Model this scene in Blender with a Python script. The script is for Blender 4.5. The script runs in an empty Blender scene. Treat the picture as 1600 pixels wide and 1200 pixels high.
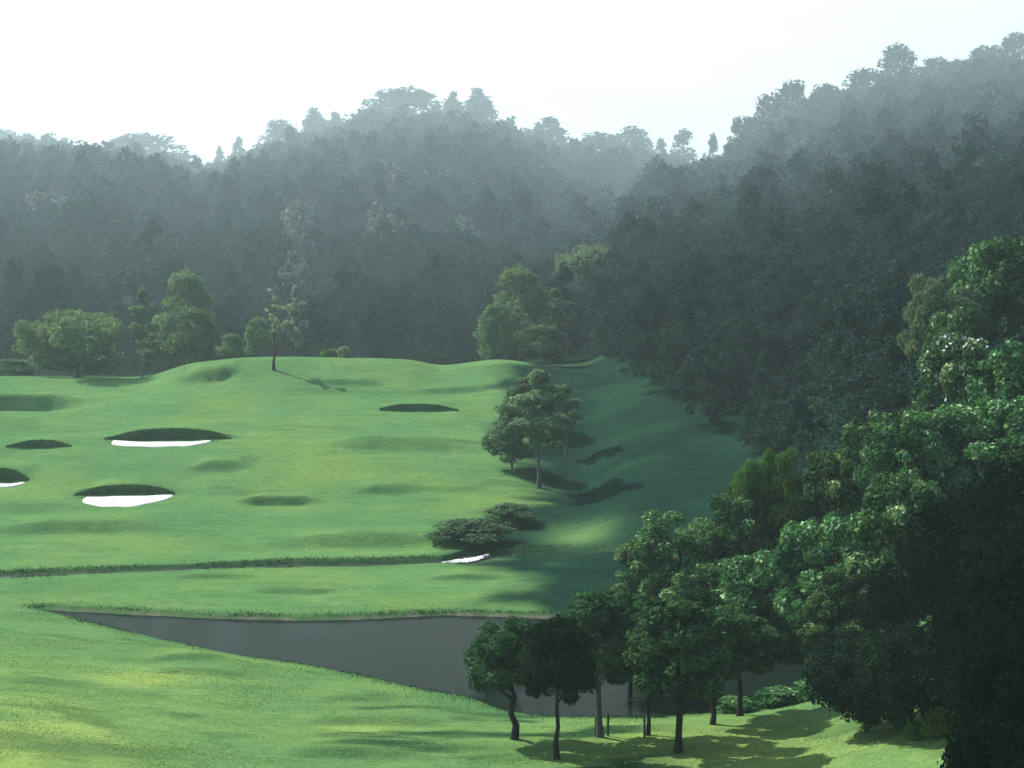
import bpy, math, random
import numpy as np

R = np.random.default_rng(11)
random.seed(11)
SC = bpy.context.scene
COL = SC.collection

# ------------------------------------------------------------------ camera geometry
F = 2617.0          # focal length in pixels of the 1600 px wide photograph
HR = 480.0          # row of the horizon
CAMZ = 18.6         # camera height over the pond
AZ, EL = -50.0, 42.0  # sun: degrees right of the view direction, elevation


# ------------------------------------------------------------------ numpy helpers
def hash2(ix, iy, s):
    h = (ix.astype(np.int64) * 374761393 + iy.astype(np.int64) * 668265263 + s * 1442695041) & 0xFFFFFFFF
    h = ((h ^ (h >> 13)) * 1274126177) & 0xFFFFFFFF
    return ((h ^ (h >> 16)) & 0xFFFF) / 65535.0


def vnoise(x, y, s=0):
    ix, iy = np.floor(x), np.floor(y)
    fx, fy = x - ix, y - iy
    fx = fx * fx * (3 - 2 * fx); fy = fy * fy * (3 - 2 * fy)
    a = hash2(ix, iy, s); b = hash2(ix + 1, iy, s); c = hash2(ix, iy + 1, s); d = hash2(ix + 1, iy + 1, s)
    return (a * (1 - fx) + b * fx) * (1 - fy) + (c * (1 - fx) + d * fx) * fy * 1.0 - 0.5


def fbm(x, y, s=0, octv=3):
    t = 0; a = 1.0
    for k in range(octv):
        t = t + a * vnoise(x, y, s + k * 17); x = x * 2.03 + 5.1; y = y * 2.03 - 3.7; a *= 0.5
    return t


def smooth(a, b, x):
    t = np.clip((x - a) / (b - a), 0, 1)
    return t * t * (3 - 2 * t)


def pchip(xk, yk, x):
    xk = np.asarray(xk, float); yk = np.asarray(yk, float)       # yk may be (n, m)
    h = np.diff(xk); hs = h.reshape((-1,) + (1,) * (yk.ndim - 1))
    dl = np.diff(yk, axis=0) / hs
    m = np.zeros_like(yk)
    w1 = 2 * hs[1:] + hs[:-1]; w2 = hs[1:] + 2 * hs[:-1]
    with np.errstate(divide='ignore', invalid='ignore'):
        hm = (w1 + w2) / (w1 / dl[:-1] + w2 / dl[1:])
    m[1:-1] = np.where(dl[:-1] * dl[1:] > 0, hm, 0)
    m[0] = dl[0]; m[-1] = dl[-1]
    x = np.clip(x, xk[0], xk[-1])
    i = np.clip(np.searchsorted(xk, x) - 1, 0, len(xk) - 2)
    sh = (-1,) + (1,) * (yk.ndim - 1)
    t = ((x - xk[i]) / h[i]).reshape(sh); hi = h[i].reshape(sh)
    return ((1 + 2 * t) * (1 - t) ** 2 * yk[i] + t * (1 - t) ** 2 * hi * m[i]
            + t * t * (3 - 2 * t) * yk[i + 1] + t * t * (t - 1) * hi * m[i + 1])


def zr(d, row):                       # height of a point seen at a row, d metres away
    return CAMZ - (row - HR) / F * d


# ------------------------------------------------------------------ terrain profiles, one per column of view
Z = lambda z: ('z', z)
PROF = {
    -400: [(20, Z(4)), (60, Z(2.6)), (88, Z(1.5)), (104, Z(.5)), (118, Z(.6)), (140, Z(2.6)), (160, Z(5.6)), (180, 615), (200, 600), (212, Z(9)), (235, Z(8)), (300, Z(17)), (500, Z(50)), (700, Z(72)), (900, Z(86)), (1000, Z(82)), (1400, Z(60))],
    0: [(20, Z(3.2)), (60, Z(2.2)), (88, Z(1.3)), (103, Z(.45)), (116, Z(.55)), (140, Z(2.55)), (160, Z(5.6)), (178, 640), (190, 615), (203, 588), (212, Z(9.6)), (235, Z(8.5)), (300, Z(18)), (500, Z(52)), (700, Z(72)), (900, Z(85)), (1000, Z(80)), (1400, Z(60))],
    200: [(20, Z(2)), (60, Z(1.5)), (84, Z(1.0)), (98, Z(.4)), (116, Z(.6)), (140, Z(2.6)), (160, Z(5.6)), (178, 640), (190, 613), (202, 592), (212, Z(9.4)), (235, Z(8.4)), (300, Z(18)), (500, Z(50)), (700, Z(70)), (900, Z(84)), (1000, Z(78)), (1400, Z(60))],
    310: [(20, Z(1.6)), (60, Z(1.2)), (84, Z(.9)), (98, Z(.4)), (116, Z(.6)), (140, Z(2.5)), (160, Z(5.6)), (178, 638), (190, 600), (200, 566), (212, Z(11)), (240, Z(8.2)), (300, Z(17)), (500, Z(45)), (700, Z(62)), (900, Z(71)), (1000, Z(66)), (1400, Z(60))],
    428: [(20, Z(1.2)), (60, Z(1.0)), (84, Z(.6)), (98, Z(.4)), (116, Z(.6)), (140, Z(2.4)), (160, Z(5.6)), (178, 638), (190, 595), (200, 557), (212, Z(11.8)), (240, Z(8.2)), (300, Z(17)), (500, Z(48)), (700, Z(70)), (900, Z(85)), (1000, Z(80)), (1400, Z(60))],
    640: [(20, Z(1)), (60, Z(.9)), (80, Z(.5)), (98, Z(.4)), (116, Z(.7)), (140, Z(2.4)), (160, Z(5.5)), (178, 638), (190, 598), (200, 563), (212, Z(11.3)), (240, Z(8)), (300, Z(17)), (500, Z(50)), (700, Z(80)), (900, Z(105)), (1000, Z(100)), (1400, Z(70))],
    690: [(20, Z(1)), (60, Z(.9)), (80, Z(.5)), (98, Z(.4)), (116, Z(.75)), (140, Z(2.4)), (160, Z(5.4)), (178, 638), (190, 603), (200, 571), (212, Z(10.8)), (240, Z(8)), (300, Z(17)), (500, Z(50)), (700, Z(80)), (900, Z(104)), (1000, Z(99)), (1400, Z(70))],
    780: [(20, Z(1)), (60, Z(.9)), (76, Z(.5)), (98, Z(.4)), (116, Z(.8)), (140, Z(2.4)), (160, Z(5.2)), (178, 640), (190, 599), (200, 562), (212, Z(11.4)), (240, Z(9)), (300, Z(17)), (500, Z(48)), (700, Z(76)), (900, Z(98)), (1000, Z(92)), (1400, Z(70))],
    900: [(20, Z(1)), (60, Z(.9)), (74, Z(.5)), (98, Z(.4)), (116, Z(1.0)), (140, Z(2.2)), (160, 715), (180, 640), (200, 580), (212, Z(11)), (240, Z(12)), (320, Z(21)), (420, Z(30)), (520, Z(40)), (700, Z(66)), (900, Z(86)), (1000, Z(80)), (1400, Z(70))],
    980: [(20, Z(1)), (60, Z(.9)), (74, Z(.5)), (100, Z(.4)), (118, Z(1.6)), (150, 722), (175, 630), (200, 572), (240, 505), (320, 445), (420, 392), (445, Z(31.5)), (520, Z(36)), (700, Z(64)), (900, Z(84)), (1000, Z(80)), (1400, Z(70))],
    1030: [(20, Z(1.1)), (60, Z(1)), (76, Z(.5)), (100, Z(.4)), (118, Z(1.8)), (150, 712), (175, 615), (200, 550), (240, 487), (320, 422), (420, 368), (510, 338), (540, Z(44)), (620, Z(48)), (900, Z(83)), (1000, Z(80)), (1400, Z(70))],
    1150: [(20, Z(1.3)), (60, Z(1.2)), (78, Z(.6)), (98, Z(.7)), (118, Z(2.2)), (140, 740), (170, 622), (200, 530), (250, 445), (330, 392), (450, 345), (560, 306), (660, 274), (720, Z(66)), (900, Z(74)), (1000, Z(76)), (1400, Z(70))],
    1240: [(20, Z(1.6)), (60, Z(1.4)), (80, Z(.7)), (96, Z(1.2)), (118, Z(3.0)), (140, 705), (170, 590), (200, 500), (250, 425), (330, 372), (450, 320), (600, 258), (690, 222), (760, Z(82)), (1000, Z(78)), (1400, Z(70))],
    1330: [(20, Z(2)), (60, Z(1.8)), (80, Z(1.4)), (96, Z(2.6)), (118, Z(5.5)), (140, 640), (170, 540), (200, 470), (250, 400), (330, 350), (450, 296), (600, 235), (720, 196), (800, Z(94)), (1000, Z(88)), (1400, Z(70))],
    1450: [(20, Z(2.6)), (60, Z(2.4)), (80, Z(3.4)), (96, Z(5)), (118, Z(8.5)), (140, 590), (170, 500), (200, 440), (250, 378), (330, 325), (450, 268), (600, 212), (740, 168), (830, Z(104)), (1000, Z(98)), (1400, Z(70))],
    1600: [(20, Z(3.4)), (60, Z(4)), (80, Z(6)), (96, Z(8)), (118, Z(11.5)), (140, 545), (170, 470), (200, 415), (250, 352), (330, 300), (450, 245), (600, 190), (770, 143), (860, Z(115)), (1000, Z(108)), (1400, Z(70))],
    2000: [(20, Z(5)), (60, Z(8)), (80, Z(11)), (96, Z(14)), (118, Z(18)), (140, Z(22)), (170, Z(28)), (200, Z(34)), (250, Z(42)), (330, Z(52)), (450, Z(68)), (600, Z(90)), (770, Z(116)), (860, Z(122)), (1000, Z(115)), (1400, Z(80))],
}
DG = np.concatenate([np.linspace(20, 220, 401), np.geomspace(221, 1400, 300)])
cols = sorted(PROF)
tab = []
for c in cols:
    dk = [a for a, b in PROF[c]]
    zk = [b[1] if isinstance(b, tuple) else zr(a, b) for a, b in PROF[c]]
    tab.append(pchip(dk, zk, DG))
UG = np.linspace(-400, 2000, 481)
TAB = pchip(cols, np.array(tab), UG)            # (481, 701)
for _ in range(3):
    TAB[1:-1] = (TAB[:-2] + 2 * TAB[1:-1] + TAB[2:]) / 4


def far(d):                            # the hills beyond the crest lie deeper than the profile table's own scale
    return np.where(np.asarray(d) > 215, 215 + (np.asarray(d, float) - 215) * 2.5, d)


def near_of(d):
    return np.where(np.asarray(d) > 215, 215 + (np.asarray(d, float) - 215) / 2.5, d)


DP = far(DG)
TAB = CAMZ + (TAB - CAMZ) * (DP / DG)[None, :]
DG = DP
DMAX = float(DG[-1])


def base_z(x, y):
    d = np.clip(y, 20, DMAX)
    u = np.clip(x / np.maximum(y, 6) * F + 800, -400, 2000)
    fi = (u + 400) / 5.0; i = np.clip(fi.astype(int), 0, 479); fu = fi - i
    j = np.clip(np.searchsorted(DG, d) - 1, 0, len(DG) - 2); fd = (d - DG[j]) / (DG[j + 1] - DG[j])
    return ((TAB[i, j] * (1 - fu) + TAB[i + 1, j] * fu) * (1 - fd) + (TAB[i, j + 1] * (1 - fu) + TAB[i + 1, j + 1] * fu) * fd)


def flat(px, row, z=0.0):              # pixel -> point on the level plane z
    d = (CAMZ - z) * F / (row - HR)
    return ((px - 800) / F * d, d)


POND = [flat(*p) for p in [(62, 953), (200, 960), (330, 967), (470, 970), (560, 968), (700, 962), (760, 963), (900, 968), (1100, 982), (1200, 990),
                           (1300, 1000), (1335, 1030), (1290, 1075), (1190, 1104), (1110, 1117), (1030, 1124), (950, 1124), (860, 1123), (795, 1113),
                           (735, 1092), (680, 1083), (590, 1063), (480, 1040), (390, 1029), (280, 1006), (160, 979)]]


def sd_poly(x, y, P):
    P = np.array(P); best = np.full(x.shape, 1e9); inside = np.zeros(x.shape, bool)
    n = len(P)
    for k in range(n):
        ax, ay = P[k]; bx, by = P[(k + 1) % n]
        ex, ey = bx - ax, by - ay
        t = np.clip(((x - ax) * ex + (y - ay) * ey) / (ex * ex + ey * ey), 0, 1)
        best = np.minimum(best, np.hypot(x - ax - t * ex, y - ay - t * ey))
        cond = ((ay > y) != (by > y)) & (x < ex * (y - ay) / (ey if ey else 1e-9) + ax)
        inside ^= cond
    return np.where(inside, -best, best)


def sd_line(x, y, P):
    best = np.full(x.shape, 1e9)
    for k in range(len(P) - 1):
        ax, ay = P[k]; bx, by = P[k + 1]
        ex, ey = bx - ax, by - ay
        t = np.clip(((x - ax) * ex + (y - ay) * ey) / (ex * ex + ey * ey), 0, 1)
        best = np.minimum(best, np.hypot(x - ax - t * ex, y - ay - t * ey))
    return best


# hollows: px, row of the foot of the bank, half width px, bank height m, bend, steepness
HOLLOWS = [
    (266, 682, 96, .85, 1.2, .55, 0), (198, 767, 76, .60, 1.0, .5, 0), (-8, 745, 56, .85, 1.0, .5, 0),
    (62, 697, 50, .55, .5, .5, 1), (437, 786, 68, .5, .6, .8, 1), (604, 769, 54, .4, .4, 1.0, 1),
    (345, 732, 50, .75, .5, 1.3, 1), (655, 641, 60, .55, .5, .5, 1), (715, 612, 60, .4, .4, .9, 1),
    (541, 599, 70, .35, .3, .8, 1), (36, 634, 90, 1.7, .8, 1.3, 1), (325, 592, 50, 1.1, -1.2, 1.2, 1),
    (640, 700, 120, .9, 1.0, 2.6, 1), (120, 830, 130, .8, .6, 1.6, 1), (560, 850, 170, .8, .8, 1.8, 1),
    (300, 1030, 70, .2, .3, .4, 1), (320, 1052, 90, .16, .2, .35, 1), (200, 950, 80, .35, .2, .4, 1), (90, 1085, 150, .25, 1.5, 2.0, 1),
    (460, 925, 80, .2, .2, .4, 1), (340, 902, 70, .2, .3, .4, 1), (560, 1095, 60, .15, .2, .4, 1), (590, 1130, 120, .18, .5, .5, 1),
    (560, 1180, 110, .2, .6, .5, 1), (730, 905, 60, .2, .3, .4, 1),
]


def march(px, row):                    # where the ray of a pixel meets the smooth ground
    d = np.linspace(25, 420, 4000)
    x = (px - 800) / F * d
    h = zr(d, row) - base_z(x, d)
    k = int(np.argmax(h < 0))
    return (float(x[k]), float(d[k]))


STREAM = [march(*p) for p in [(-300, 918), (-60, 900), (120, 893), (300, 886), (450, 879), (600, 877), (700, 874), (765, 864), (870, 859), (980, 856), (1120, 852)]]


HOL = []
for px, row, hw, h, bend, steep, kind in HOLLOWS:
    x, y = march(px, row)
    HOL.append((x, y, hw / F * y, h, bend, steep, kind))


def hollow_pt(H, x, y):
    xc, yc, a, h, bend, st, kind = H
    p = (x - xc) / (a * (1 + .35 * vnoise(y * .9 + xc, x * .22, 15))) + .12 * vnoise(x * .6, y * .9, 14)
    wob = .25 * vnoise(x * .35 + xc, y * 0 + yc, 5) + .12 * vnoise(x * 1.1, y * 0 + yc * 2, 6)
    t = y - (yc - bend * p * p + wob)
    return p, t


def hollows_z(x, y):
    dz = np.zeros_like(x); rough = np.zeros_like(x)
    for H in HOL:
        xc, yc, a, h, bend, st, kind = H
        m = (np.abs(x - xc) < 1.25 * a) & (np.abs(y - yc) < 14)
        if not m.any():
            continue
        p, t = hollow_pt(H, x[m], y[m])
        w = smooth(1.15, .35, np.abs(p))
        A, B = .62 * h, .38 * h
        L1, L2 = 4.5, 7.0
        prof = np.where(t < 0, -B * smooth(-L1, -.6, t), np.where(t < st, -B + (A + B) * smooth(0, st, t) ** .8, A * smooth(L2, st, t)))
        dz[m] += w * prof
        if st < 1.0:
            amt = 1.0 if kind == 0 else (.8 if h > .45 else .4)
            amt = amt * np.clip(.95 + .9 * fbm(x[m] / 1.3, y[m] / 1.0, 17, 3), .25, 1)
            t0 = -1.7 if kind == 0 else -.3
            rough[m] = np.maximum(rough[m], amt * smooth(1.12, .55, np.abs(p)) * smooth(t0 - .3, t0 + .1, t) * smooth(st + .9, st + .1, t))
    return dz, rough


def ground_z(x, y, full=False):
    x = np.atleast_1d(np.asarray(x, float)); y = np.atleast_1d(np.asarray(y, float))
    z = base_z(x, y)
    near = smooth(215, 195, y)
    amp = np.where(y > 205, np.minimum((y - 205) / 60, 1) * 3.0, 0)
    z = z + near * (.22 * fbm(x / 13, y / 9, 3, 3) + .05 * fbm(x / 2.4, y / 1.6, 9, 2)) * smooth(88, 130, y) \
          + near * (.07 * fbm(x / 9, y / 5, 4, 2) + .02 * fbm(x / 1.5, y / 1.1, 8, 2)) * smooth(130, 88, y) + amp * fbm(x / 45, y / 45, 21, 3)
    dz, rough = hollows_z(x, y)
    z = z + dz * smooth(240, 205, y)
    mud = np.zeros_like(z)
    m = (y > 68) & (y < 118) & (x > -40) & (x < 30)
    if m.any():
        xs, ys, zs = x[m], y[m], z[m]
        sd = sd_poly(xs, ys, POND) + .25 * fbm(xs / 2.2, ys / 2.2, 31, 2)
        zz = np.where(sd < 0, -.02 - np.minimum(-sd, 2.5) * .35, (.015 + np.minimum(sd, .5) * .45) * (1 - smooth(.3, 4.0, sd)) + np.maximum(zs, .1) * smooth(.3, 4.0, sd))
        z[m] = np.where(sd < 5, zz, zs)
        mud[m] = smooth(.26, .12, sd) * smooth(-.15, .2, fbm(xs / 3, ys / 3, 33, 2))
        rough[m] = np.maximum(rough[m], .5 * smooth(1.5, .4, sd))
    m = (y > 100) & (y < 135)
    if m.any():
        xs, ys, zs = x[m], y[m], z[m]
        sd = sd_line(xs, ys, STREAM) + .18 * fbm(xs / 1.6, ys / 1.6, 41, 2)
        pool = np.exp(-((xs + 2.7) / 1.3) ** 2) * 1.5 - .35 * smooth(0, 4, xs)
        wdt = 1.0 + pool
        z[m] = zs - (.55 - .12 * smooth(-12, -26, xs + 6 * fbm(xs / 5, ys * 0, 43, 2))) * smooth(wdt + .35, wdt - .15, sd)
        mud[m] = np.maximum(mud[m], .25 * smooth(wdt + .12, wdt - .1, sd))
        rough[m] = np.maximum(rough[m], .8 * smooth(wdt + .9, wdt + .2, sd))
    if full:
        return z, rough, mud
    return z


def gz(x, y):
    return float(ground_z(x, y)[0])


def hit(px, row, dmax=420):
    d = np.linspace(25, dmax, 8000)
    x = (px - 800) / F * d
    h = zr(d, row) - ground_z(x, d)
    k = int(np.argmax(h < 0))
    return float(x[k]), float(d[k])


# ------------------------------------------------------------------ materials
def mat(name):
    m = bpy.data.materials.new(name); m.use_nodes = True
    nt = m.node_tree
    for n in list(nt.nodes):
        nt.nodes.remove(n)
    out = nt.nodes.new('ShaderNodeOutputMaterial')
    return m, nt, out


def nd(nt, typ, **kw):
    n = nt.nodes.new(typ)
    for k, v in kw.items():
        if k in n.inputs:
            n.inputs[k].default_value = v
        else:
            setattr(n, k, v)
    return n


def noise(nt, scale, detail=3.0, rough=.55, vec=None, stretch=None):
    n = nd(nt, 'ShaderNodeTexNoise'); n.inputs['Scale'].default_value = scale
    n.inputs['Detail'].default_value = detail; n.inputs['Roughness'].default_value = rough
    if vec is None:
        vec = nd(nt, 'ShaderNodeNewGeometry').outputs['Position']
    if stretch:
        mp = nd(nt, 'ShaderNodeMapping'); mp.inputs['Scale'].default_value = stretch
        nt.links.new(vec, mp.inputs['Vector']); vec = mp.outputs['Vector']
    nt.links.new(vec, n.inputs['Vector'])
    return n.outputs['Fac']


def ramp(nt, fac, stops):
    r = nd(nt, 'ShaderNodeValToRGB')
    el = r.color_ramp.elements
    while len(el) < len(stops):
        el.new(.5)
    for e, (p, c) in zip(el, stops):
        e.position = p; e.color = (*c, 1)
    nt.links.new(fac, r.inputs['Fac'])
    return r.outputs['Color']


def mix(nt, fac, a, b, mode='MIX'):
    m = nd(nt, 'ShaderNodeMix'); m.data_type = 'RGBA'; m.blend_type = mode
    for sock, v in ((m.inputs[0], fac), (m.inputs[6], a), (m.inputs[7], b)):
        if isinstance(v, (int, float)):
            sock.default_value = v
        elif isinstance(v, tuple):
            sock.default_value = (*v, 1)
        else:
            nt.links.new(v, sock)
    return m.outputs[2]


def attr(nt, name):
    return nd(nt, 'ShaderNodeAttribute', attribute_name=name).outputs['Fac']


def principled(nt, out, color, rough=.8, spec=.3, normal=None):
    p = nd(nt, 'ShaderNodeBsdfPrincipled')
    if isinstance(color, tuple):
        p.inputs['Base Color'].default_value = (*color, 1)
    else:
        nt.links.new(color, p.inputs['Base Color'])
    p.inputs['Roughness'].default_value = rough
    p.inputs['Specular IOR Level'].default_value = spec
    if normal is not None:
        nt.links.new(normal, p.inputs['Normal'])
    nt.links.new(p.outputs['BSDF'], out.inputs['Surface'])
    return p


def bump(nt, h, strength=.5, dist=.1):
    b = nd(nt, 'ShaderNodeBump'); b.inputs['Strength'].default_value = strength; b.inputs['Distance'].default_value = dist
    nt.links.new(h, b.inputs['Height'])
    return b.outputs['Normal']


def make_ground_mat():
    m, nt, out = mat('turf')
    g = ramp(nt, noise(nt, .11, 4, .6), [(.30, (.094, .216, .080)), (.5, (.122, .254, .086)), (.72, (.162, .292, .088))])
    streak = noise(nt, .55, 4, .6, stretch=(.35, 1.6, 1))
    g = mix(nt, ramp(nt, streak, [(.35, (0, 0, 0)), (.75, (.55, .55, .55))]), g, (.062, .155, .056))
    fine = noise(nt, 7.0, 3, .7)
    g = mix(nt, .75, g, ramp(nt, fine, [(.25, (.58, .62, .55)), (.5, (1, 1, 1)), (.78, (1.32, 1.28, 1.15))]), 'MULTIPLY')
    yel = ramp(nt, noise(nt, .045, 3, .6), [(.52, (0, 0, 0)), (.68, (.8, .8, .8))])
    g = mix(nt, yel, g, mix(nt, .75, (.175, .285, .078), ramp(nt, fine, [(.25, (.65, .65, .6)), (.75, (1.25, 1.25, 1.15))]), 'MULTIPLY'))
    g = mix(nt, attr(nt, 'light'), g, mix(nt, .75, (.275, .385, .105), ramp(nt, fine, [(.25, (.65, .68, .6)), (.75, (1.25, 1.22, 1.15))]), 'MULTIPLY'))  # sunlit lawn painted in as a lighter turf colour
    # dry tips here and there
    g = mix(nt, ramp(nt, noise(nt, 1.6, 4, .75), [(.66, (0, 0, 0)), (.76, (.5, .5, .5))]), g, (.24, .30, .09))
    grain = noise(nt, 1.5, 5, .8, stretch=(.7, 1.5, 1))
    g = mix(nt, .8, g, ramp(nt, grain, [(.3, (.66, .72, .68)), (.5, (1, 1, 1)), (.7, (1.28, 1.22, 1.12))]), 'MULTIPLY')
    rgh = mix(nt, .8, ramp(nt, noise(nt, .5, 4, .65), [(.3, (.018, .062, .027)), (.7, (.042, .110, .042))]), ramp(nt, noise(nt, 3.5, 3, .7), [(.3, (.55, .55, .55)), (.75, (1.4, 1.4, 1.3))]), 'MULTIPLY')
    meadow = mix(nt, .8, ramp(nt, noise(nt, .22, 4, .6), [(.3, (.006, .027, .019)), (.7, (.014, .047, .029))]), ramp(nt, noise(nt, 2.6, 3, .7), [(.3, (.6, .6, .6)), (.75, (1.4, 1.4, 1.3))]), 'MULTIPLY')  # dark tone holds the slope's painted shade as well as rough grass
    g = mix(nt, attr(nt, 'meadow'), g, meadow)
    g = mix(nt, attr(nt, 'rough'), g, rgh)  # longer grass; on the front lawn also painted tree shadows
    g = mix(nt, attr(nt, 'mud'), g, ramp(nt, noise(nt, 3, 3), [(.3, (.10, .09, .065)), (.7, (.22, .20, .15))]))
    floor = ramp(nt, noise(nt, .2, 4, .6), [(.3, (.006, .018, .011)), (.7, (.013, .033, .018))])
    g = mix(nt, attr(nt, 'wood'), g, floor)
    h = noise(nt, 4.5, 4, .75)
    principled(nt, out, g, .9, 0.0, bump(nt, h, .8, .16))
    return m


def make_leaf_mat(name, dark, light, trans=.3, hue=.06, pale=None):
    m, nt, out = mat(name)
    c = ramp(nt, attr(nt, 'tone'), [(0, dark), (1, light)] if pale is None else [(0, dark), (.74, light), (.94, pale)])
    oi = nd(nt, 'ShaderNodeObjectInfo').outputs['Random']
    hs = nd(nt, 'ShaderNodeHueSaturation')
    mr = nd(nt, 'ShaderNodeMapRange'); mr.inputs[3].default_value = .5 - hue * .35; mr.inputs[4].default_value = .5 + hue * .35
    nt.links.new(oi, mr.inputs[0]); nt.links.new(mr.outputs[0], hs.inputs['Hue'])
    mv = nd(nt, 'ShaderNodeMapRange'); mv.inputs[3].default_value = .85; mv.inputs[4].default_value = 1.15
    nt.links.new(oi, mv.inputs[0]); nt.links.new(mv.outputs[0], hs.inputs['Value'])
    nt.links.new(c, hs.inputs['Color']); c = hs.outputs['Color']
    p = nd(nt, 'ShaderNodeBsdfPrincipled'); p.inputs['Roughness'].default_value = .65; p.inputs['Specular IOR Level'].default_value = 0.0
    nt.links.new(c, p.inputs['Base Color'])
    t = nd(nt, 'ShaderNodeBsdfTranslucent')
    tc = mix(nt, 1.0, c, (1.15, 1.25, .7), 'MULTIPLY')
    nt.links.new(tc, t.inputs['Color'])
    ms = nd(nt, 'ShaderNodeMixShader'); ms.inputs[0].default_value = trans
    nt.links.new(p.outputs['BSDF'], ms.inputs[1]); nt.links.new(t.outputs['BSDF'], ms.inputs[2])
    nt.links.new(ms.outputs[0], out.inputs['Surface'])
    return m


def make_bark_mat(name, a, b):
    m, nt, out = mat(name)
    tc = nd(nt, 'ShaderNodeTexCoord').outputs['Object']
    n = noise(nt, 5, 5, .7, vec=tc, stretch=(2.2, 2.2, .5))
    principled(nt, out, ramp(nt, n, [(.3, a), (.7, b)]), .9, .1, bump(nt, n, .9, .05))
    return m


def make_water_mat(name, base, rough, spec, wav):
    m, nt, out = mat(name)
    c = ramp(nt, noise(nt, .09, 3, .6), [(.3, base), (.7, tuple(v * 1.18 for v in base))])
    h = noise(nt, wav, 3, .6, stretch=(.5, 1.6, 1))
    principled(nt, out, c, rough, spec, bump(nt, h, .22, .03))
    return m


M = {}
M['turf'] = make_ground_mat()
M['leaf_front'] = make_leaf_mat('green_leaves', (.009, .036, .016), (.095, .205, .080), .2)
M['leaf_mid'] = make_leaf_mat('soft_green_leaves', (.075, .140, .082), (.155, .255, .145), .45)
M['leaf_bank'] = make_leaf_mat('dark_bank_leaves', (.005, .024, .011), (.110, .255, .085), .24, pale=(.55, .70, .38))
M['leaf_deep'] = make_leaf_mat('deep_shade_leaves', (.0015, .006, .003), (.006, .019, .008), .08)  # darker leaf copy, the wood's shade put into its colour
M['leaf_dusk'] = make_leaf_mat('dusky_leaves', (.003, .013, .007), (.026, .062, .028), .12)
M['leaf_bank_lime'] = make_leaf_mat('yellowish_leaves', (.018, .060, .014), (.125, .265, .065), .28)
M['leaf_pale'] = make_leaf_mat('pale_green_leaves', (.105, .175, .105), (.225, .325, .180), .42)
M['leaf_silver'] = make_leaf_mat('silvery_leaves', (.18, .23, .17), (.42, .46, .36), .45)
M['leaf_lime'] = make_leaf_mat('lime_leaves', (.085, .19, .03), (.20, .34, .06), .4)
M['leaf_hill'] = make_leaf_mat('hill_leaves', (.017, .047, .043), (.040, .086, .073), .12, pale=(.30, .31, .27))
M['leaf_ridge'] = make_leaf_mat('ridge_leaves', (.020, .038, .026), (.042, .070, .042), .15)
M['bark'] = make_bark_mat('dark_bark', (.018, .016, .014), (.05, .045, .038))
M['bark_grey'] = make_bark_mat('grey_bark', (.06, .06, .055), (.17, .17, .15))
M['bark_pale'] = make_bark_mat('pale_bark', (.40, .40, .36), (.72, .72, .66))
M['pond'] = make_water_mat('murky_water', (.009, .017, .012), .14, .004, 3.0)
M['brook'] = make_water_mat('clear_water', (.05, .06, .05), .08, .2, 2.0)
m, nt, out = mat('white_sand')
sn = noise(nt, 2.5, 4, .6)
principled(nt, out, ramp(nt, sn, [(.3, (.66, .64, .60)), (.7, (.78, .77, .74))]), .9, .1, bump(nt, noise(nt, 3.5, 2, .5, stretch=(.4, 2.5, 1)), .4, .05))
M['sand'] = m
m, nt, out = mat('blossom')
principled(nt, out, ramp(nt, attr(nt, 'tone'), [(0, (.62, .64, .55)), (1, (.85, .85, .80))]), .7, .2)
M['blossom'] = m
m, nt, out = mat('weathered_wood')
tc = nd(nt, 'ShaderNodeTexCoord').outputs['Object']
sn = noise(nt, 9, 4, .6, vec=tc, stretch=(3, 3, .4))
principled(nt, out, ramp(nt, sn, [(.3, (.035, .032, .028)), (.7, (.10, .09, .075))]), .85, .15, bump(nt, sn, .5, .01))
M['wood'] = m
m, nt, out = mat('grass_blades')
principled(nt, out, ramp(nt, attr(nt, 'tone'), [(0, (.030, .085, .025)), (.7, (.085, .19, .042)), (1, (.20, .30, .07))]), .7, .15)
M['blade'] = m


# ------------------------------------------------------------------ mesh helpers
def np_mesh(name, V, Fq, mats, tone=None, midx=None, smooth_sh=False, pattr=None):
    """V (n,3), Fq (m,k) faces with the same number of corners."""
    V = np.asarray(V, np.float32); Fq = np.asarray(Fq, np.int32)
    me = bpy.data.meshes.new(name)
    k = Fq.shape[1]
    me.vertices.add(len(V)); me.vertices.foreach_set('co', V.ravel())
    me.loops.add(Fq.size); me.loops.foreach_set('vertex_index', Fq.ravel())
    me.polygons.add(len(Fq))
    me.polygons.foreach_set('loop_start', np.arange(0, Fq.size, k, dtype=np.int32))
    me.polygons.foreach_set('loop_total', np.full(len(Fq), k, np.int32))
    me.polygons.foreach_set('use_smooth', np.full(len(Fq), smooth_sh))
    for mm in (mats if isinstance(mats, list) else [mats]):
        me.materials.append(mm)
    if midx is not None:
        me.polygons.foreach_set('material_index', np.asarray(midx, np.int32))
    if tone is not None:
        a = me.attributes.new('tone', 'FLOAT', 'FACE'); a.data.foreach_set('value', np.asarray(tone, np.float32))
    for nme, val in (pattr or {}).items():
        a = me.attributes.new(nme, 'FLOAT', 'POINT'); a.data.foreach_set('value', np.asarray(val, np.float32))
    me.update(calc_edges=True)
    return me


def link(name, data, parent=None, loc=None):
    o = bpy.data.objects.new(name, data); COL.objects.link(o)
    if parent:
        o.parent = parent
    if loc is not None:
        o.location = loc
    return o


def tag(o, label, cat, group=None, kind=None):
    o['label'] = label; o['category'] = cat
    if group:
        o['group'] = group
    if kind:
        o['kind'] = kind
    return o


def unit(v):
    return v / np.maximum(np.linalg.norm(v, axis=-1, keepdims=True), 1e-9)


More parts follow.
